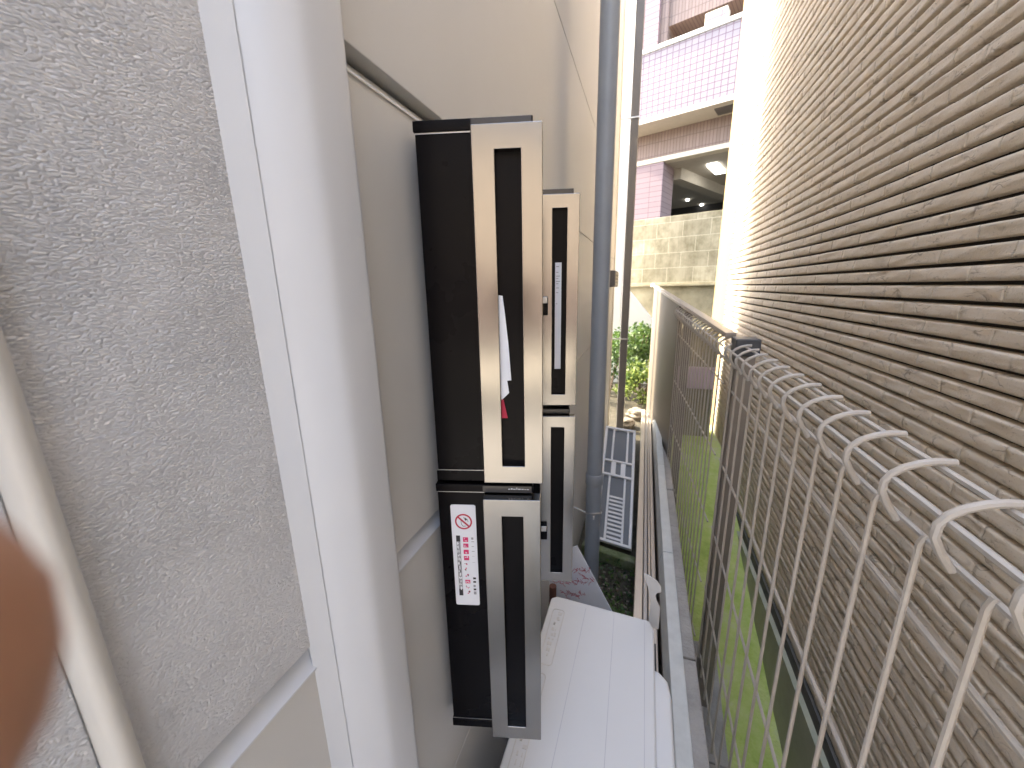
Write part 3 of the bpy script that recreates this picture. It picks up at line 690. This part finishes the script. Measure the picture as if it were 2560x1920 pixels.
# farther fence section, climbing, with the solid brown board
go = Vector((0.2, 3.0, -1.5))
gn = tag(empty('board_fence', go), 'farther fence section with a solid brown board and a sloping top rail', 'fence')
A, Bp = Vector((0.325, 1.80)), Vector((0.072, 4.35))
fence_section(gn, go, tuple(A), tuple(Bp), 0.01, 0.20, 0.03, 1.12, 0.06, 0.0036)
def along(t, dx, z): p = A + (Bp - A) * t; return Vector((p.x + dx, p.y, z)) - go
b = MB()
t0, t1 = 0.43, 1.0
zt = lambda t: -0.215 + 0.195 * t
v = [along(t0, 0, -1.45), along(t1, 0, -1.45), along(t1, 0, zt(t1)), along(t0, 0, zt(t0)), along(t0, 0.022, -1.45), along(t1, 0.022, -1.45), along(t1, 0.022, zt(t1)), along(t0, 0.022, zt(t0))]
b.add(v, [(0, 1, 2, 3), (4, 7, 6, 5), (0, 4, 5, 1), (1, 5, 6, 2), (2, 6, 7, 3), (3, 7, 4, 0)]); b.build('board', M['panel'], gn, bevel=0.003)
b = MB()
v = [along(t, dx, zt(t) + dz) for t in (0.0, 1.02) for dx, dz in ((-0.008, 0.001), (0.034, 0.001), (0.034, 0.022), (-0.008, 0.022))]
b.add(v, [(0, 1, 2, 3), (7, 6, 5, 4), (0, 4, 5, 1), (1, 5, 6, 2), (2, 6, 7, 3), (3, 7, 4, 0)]); b.build('top_rail', M['poleg'], gn, bevel=0.003)
b = MB(); q = along(0.42, 0.03, 0); b.box(q.x, q.x + 0.05, q.y - 0.03, q.y + 0.03, -2.0 - go.z, zt(.42) - 0.002 - go.z); b.build('post', M['post'], gn, bevel=0.004)
b = MB(); b.tube([(0, 0, 0), (0, 0, 0.02), (0, 0, 0.034)], [0.022, 0.024, 0.012], 12)
tag(b.build('rail_knob', M['white'], smooth=True), 'tiny white knob on the far end of the fence top rail', 'knob').location = (0.062, 4.37, -0.012)

# pale lilac board behind the fence
b = MB(); b.box(0.325, 0.645, 3.98, 4.0, -0.965, -0.755)
tag(b.build('lilac_board', M['lavpan'], bevel=0.003), 'pale lilac board standing behind the mesh fence', 'board')
b = MB(); b.box(0.30, 0.66, 4.002, 4.16, -1.6, -0.966); b.box(0.30, 0.66, 4.03, 4.16, -0.9655, -0.40)
tag(b.build('concrete_pier', M['streak'], bevel=0.006), 'squat stained concrete pier carrying the lilac board', 'pier')

# ---------------------------------------------------------------- far concrete block wall
TH2 = radians(-19.6)
cw = tag(empty('block_wall', (0.3, 7.2, -1.6), TH2), 'mossy stained concrete block wall closing the alley end', 'wall')
MB().box(-1.1, 2.2, 0, 0.2, 1.63, 2.68).build('block_face', M['block'], cw, bevel=0.006)
b = MB(); b.box(-1.1, 2.2, -0.035, 0.2, 1.585, 1.629); b.build('ledge', M['streak'], cw, bevel=0.006)
MB().box(-1.1, 2.2, 0.02, 0.2, 0, 1.584).build('lower_wall', M['streak'], cw)
# white neighbour wall and its sloping parapet
wn = tag(empty('white_annex', (-1.6, 6.4, -1.5)), 'bright white neighbouring house beyond the square downpipe', 'house')
MB().box(0.65, 1.245, -0.1, 0.45, 0, 6.5).build('wall', M['white'], wn, bevel=0.01)
b = MB(); b.prism([(1.2455, 0), (1.95, 0), (1.95, 0.72), (1.729, 0.99), (1.381, 1.41), (1.2455, 1.573)], -0.1, 0.02, 'y'); b.build('stair_parapet', M['white'], wn, bevel=0.008)

# ---------------------------------------------------------------- pink apartment building
pb = tag(empty('pink_apartment_building', (0.3, 8.6, -1.5), TH2), 'pink tiled apartment building with a lilac mosaic balcony behind the block wall', 'building')
Zp = lambda z: z + 1.5
def pp(name, mat, *bx, parent=None, bevel=0.0):
    b = MB()
    for q in bx: b.box(*q)
    return b.build(name, mat, parent or pb, bevel=bevel)
pp('balcony_wall', M['lilac'], (-1.6, 3.5, 0, 0.14, Zp(3.085), Zp(4.14)))
pp('coping', M['white'], (-1.6, 3.5, -0.03, 0.17, Zp(4.141), Zp(4.21)), bevel=0.01)
pp('soffit', M['soffit'], (-1.6, 3.5, 0.0, 1.6, Zp(3.0), Zp(3.084)))
pp('soffit_hatch', M['dpipe'], (0.62, 1.3, 0.18, 0.50, Zp(2.985), Zp(2.999)))
pp('tile_band', M['brown'], (-1.6, 3.5, 0.62, 0.80, Zp(2.53), Zp(2.999)))
pp('lintel', M['cream'], (-1.6, 3.5, 0.58, 0.81, Zp(2.44), Zp(2.529)), bevel=0.006)
pp('column', M['pinkcol'], (-1.6, -0.34, 0.60, 1.3, Zp(-1.5), Zp(2.439)), bevel=0.01)
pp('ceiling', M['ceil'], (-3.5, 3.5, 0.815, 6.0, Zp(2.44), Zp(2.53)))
b = MB(); sx = lambda y: -0.295 + 0.156 * (y - 0.64)
b.add([(sx(y) + dx, y, Zp(z)) for y in (1.31, 5.9) for dx, z in ((-0.3, 2.22), (0, 2.22), (0, 2.439), (-0.3, 2.439))], [(0, 1, 2, 3), (7, 6, 5, 4), (0, 4, 5, 1), (1, 5, 6, 2), (2, 6, 7, 3), (3, 7, 4, 0)])
b.build('ceiling_beam', M['ceil'], pb)
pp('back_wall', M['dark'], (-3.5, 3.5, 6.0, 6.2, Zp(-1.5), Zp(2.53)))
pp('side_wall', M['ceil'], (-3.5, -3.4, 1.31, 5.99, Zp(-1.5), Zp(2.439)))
pp('ceiling_light', M['light'], (0.28, 0.48, 1.42, 2.26, Zp(2.40), Zp(2.439)))
pp('spotlight', M['light'], (-1.0, -0.93, 4.7, 4.8, Zp(2.40), Zp(2.439)))
pp('spotlight', M['light'], (-0.87, -0.79, 5.8, 5.9, Zp(2.40), Zp(2.439)))
pp('upper_wall', M['brown'], (-1.6, 3.5, 1.3, 1.6, Zp(3.085), Zp(7.2)))
pp('upper_beam', M['brown'], (-0.465, 3.5, 0.75, 1.295, Zp(4.84), Zp(6.2)))
pp('upper_column', M['pinkcol'], (-1.6, -0.62, 0.62, 1.295, Zp(3.085), Zp(6.6)))
pp('upper_column_return', M['brown'], (-0.619, -0.466, 0.70, 1.295, Zp(3.085), Zp(6.6)))
o = pp('balcony_cabinet', M['cream'], (0.33, 0.68, 0.22, 0.42, Zp(3.9), Zp(4.52)), bevel=0.01)
pp('cabinet_door', M['pinkcol'], (0.36, 0.65, 0.205, 0.218, Zp(4.22), Zp(4.48)), parent=o)
pp('lower_wall', M['pinkcol'], (-3.5, -1.601, 0.6, 1.3, Zp(-1.5), Zp(2.44)))

# ---------------------------------------------------------------- plants
def leaves(b, n, ctr, rad, size, rnd, flat=0.6, mi=0, lump=6):
    cs = [(Vector((rnd.gauss(0, .5), rnd.gauss(0, .5), rnd.gauss(0, .5))), rnd.uniform(.25, .5)) for _ in range(lump)]
    for i in range(n):
        c, r = rnd.choice(cs); d = Vector((rnd.gauss(0, 1), rnd.gauss(0, 1), rnd.gauss(0, 1))).normalized() * r * rnd.random() ** .4 + c
        p = Vector((ctr[0] + d.x * rad[0], ctr[1] + d.y * rad[1], ctr[2] + d.z * rad[2]))
        a = Vector((rnd.gauss(0, 1), rnd.gauss(0, 1), rnd.gauss(0, flat))).normalized(); w = a.cross(Vector((rnd.gauss(0, 1), rnd.gauss(0, 1), rnd.gauss(0, 1)))).normalized()
        s = size * rnd.uniform(.6, 1.4)
        b.add([tuple(p), tuple(p + a * s * .5 + w * s * .28), tuple(p + a * s), tuple(p + a * s * .5 - w * s * .28)], [(0, 1, 2, 3)], mi)
def shrub(loc, rad, h, n, size, label, lm, sd):
    rnd = random.Random(sd); e = tag(empty('shrub', loc), label, 'shrub', 'sunlit shrubs beyond the alley')
    b = MB(); leaves(b, n, (0, 0, h * .52), (rad, rad, h * .5), size, rnd, lump=9); b.build('foliage', M[lm], e, fix=False)
    b = MB()
    for k in range(5):
        a = rnd.uniform(0, 2 * pi); b.tube([(0, 0, -0.05), (rad * .2 * cos(a), rad * .2 * sin(a), h * .35), (rad * .5 * cos(a), rad * .5 * sin(a), h * .75)], [.012, .009, .004], 6)
    b.build('stem', M['bark'], e)
shrub((-0.08, 5.75, -1.5), 0.50, 1.15, 3200, 0.06, 'leafy green shrub in sun below the sloping white parapet', 'leafg', 1)
shrub((0.02, 5.15, -1.5), 0.34, 0.62, 1300, 0.05, 'small yellow green shrub in front of the taller one', 'leafy', 2)
shrub((-0.42, 5.45, -1.5), 0.30, 0.80, 700, 0.055, 'darker shrub half hidden behind the square downpipe', 'leafd', 3)
def stone(loc, r, sd, label):
    rnd = random.Random(sd); bm = bmesh.new(); bmesh.ops.create_icosphere(bm, subdivisions=3, radius=r)
    for v in bm.verts:
        d = v.co.normalized(); v.co = v.co * (0.8 + 0.35 * (0.5 + 0.5 * sin(4 * d.x + sd) * cos(5 * d.y + 2 * sd) + 0.3 * sin(9 * d.z + sd))) ; v.co.z *= 0.7
    me = bpy.data.meshes.new('stone'); bm.to_mesh(me); bm.free(); me.materials.append(M['stone'])
    o = bpy.data.objects.new('stone', me); COL.objects.link(o); o.location = loc; tag(o, label, 'stone', 'stones at the alley end')
stone((-0.13, 4.22, -1.46), 0.09, 1, 'brown stone beside the foot of the square downpipe')
stone((-0.02, 4.55, -1.45), 0.11, 2, 'pale rounded stone under the small yellow green shrub')
stone((-0.27, 3.7, -1.47), 0.06, 5, 'small stone against the foot of the white house wall')
# ground cover by the kerb
b = MB(); rnd = random.Random(5)
for k in range(900):
    x = rnd.uniform(-0.27, 0.02); y = rnd.uniform(1.32, 1.95)
    if k > 600: x = rnd.gauss(-0.06, 0.05); y = rnd.gauss(1.50, 0.06)
    p = Vector((x, y, -1.495 + rnd.random() ** 2 * (0.05 if k < 600 else 0.11))); a = Vector((rnd.gauss(0, 1), rnd.gauss(0, 1), rnd.gauss(.5, .6))).normalized(); w = a.cross(Vector((rnd.gauss(0, 1), rnd.gauss(0, 1), rnd.gauss(0, 1)))).normalized()
    s = rnd.uniform(.012, .026); b.add([tuple(p), tuple(p + a * s * .5 + w * s * .3), tuple(p + a * s), tuple(p + a * s * .5 - w * s * .3)], [(0, 1, 2, 3)], 0 if k < 330 else 1)
for k in range(140):
    x = rnd.uniform(-0.27, 0.02); y = rnd.uniform(1.32, 1.95); s = rnd.uniform(.006, .014)
    b.box(x, x + s, y, y + s * .8, -1.499, -1.494 + s * .4, 2)
tag(b.build('ground_cover', [M['leafd'], M['leafg'], M['stone']], fix=False), kind='stuff', label='low weeds and pebbles growing on the damp soil strip', cat='weeds')

# ---------------------------------------------------------------- house across the street behind the photographer
hb = tag(empty('street_house', (0, -10, -1.5)), 'tan house across the street behind the photographer', 'house')
MB().box(-9, 9, -4, 0, 0, 6.2).build('wall', M['houset'], hb)
MB().box(-9.3, 9.3, -4.3, 0.4, 6.201, 6.4).build('roof', M['dpipe'], hb)
MB().box(-9, 9, 0.001, 0.03, 0, 1.75).build('plinth', M['brown'], hb)
MB().box(-1.5, 0.8, 0.031, 0.06, 0, 2.1).build('door', M['brown'], hb)

# ---------------------------------------------------------------- the photographer's hand, fingertip in front of the lens
def hand():
    J = []; E = []; RAD = []
    def chain(pts, rads, root=None):
        prev = root
        for p, r in zip(pts, rads):
            J.append(p); RAD.append(r); i = len(J) - 1
            if prev is not None: E.append((prev, i))
            prev = i
        return prev
    w = chain([(-0.060, -0.200, 0.300), (-0.075, -0.120, 0.200), (-0.090, -0.065, 0.125), (-0.100, -0.040, 0.085)], [0.036, 0.031, 0.025, 0.029])
    def fing(pts, rads): chain(pts, rads, w)
    fing([(-0.104, -0.020, 0.050), (-0.090, -0.015, 0.022), (-0.066, -0.0125, 0.000), (-0.0505, -0.0160, -0.0110), (-0.0392, -0.0160, -0.0147), (-0.0322, -0.0160, -0.0153), (-0.0250, -0.0160, -0.0154)], [0.019, 0.0125, 0.0120, 0.0130, 0.0134, 0.0132, 0.0100])
    fing([(-0.108, -0.040, 0.045), (-0.110, -0.040, 0.010), (-0.092, -0.046, -0.010), (-0.072, -0.050, -0.012)], [0.018, 0.0105, 0.0098, 0.0085])
    fing([(-0.104, -0.060, 0.050), (-0.108, -0.064, 0.018), (-0.092, -0.070, 0.000), (-0.074, -0.073, 0.000)], [0.017, 0.0100, 0.0092, 0.0080])
    fing([(-0.098, -0.076, 0.060), (-0.100, -0.084, 0.032), (-0.088, -0.090, 0.018), (-0.074, -0.092, 0.018)], [0.015, 0.0088, 0.0080, 0.0070])
    fing([(-0.080, -0.020, 0.078), (-0.060, -0.004, 0.058), (-0.040, 0.002, 0.040), (-0.024, 0.003, 0.030)], [0.018, 0.0125, 0.0115, 0.0095])
    me = bpy.data.meshes.new('person'); me.from_pydata(J, E, []); o = bpy.data.objects.new('person', me); COL.objects.link(o)
    me.materials.append(M['skin'])
    sk_ = o.modifiers.new('skin', 'SKIN'); sk_.use_smooth_shade = True
    for i, r in enumerate(RAD): me.skin_vertices[0].data[i].radius = (r, r)
    me.skin_vertices[0].data[0].use_root = True
    s2 = o.modifiers.new('sub', 'SUBSURF'); s2.levels = 2; s2.render_levels = 2
    o.matrix_world = CAM
    tag(o, 'photographer hand with a blurred brown fingertip at the left edge of the view', 'person')
hand()
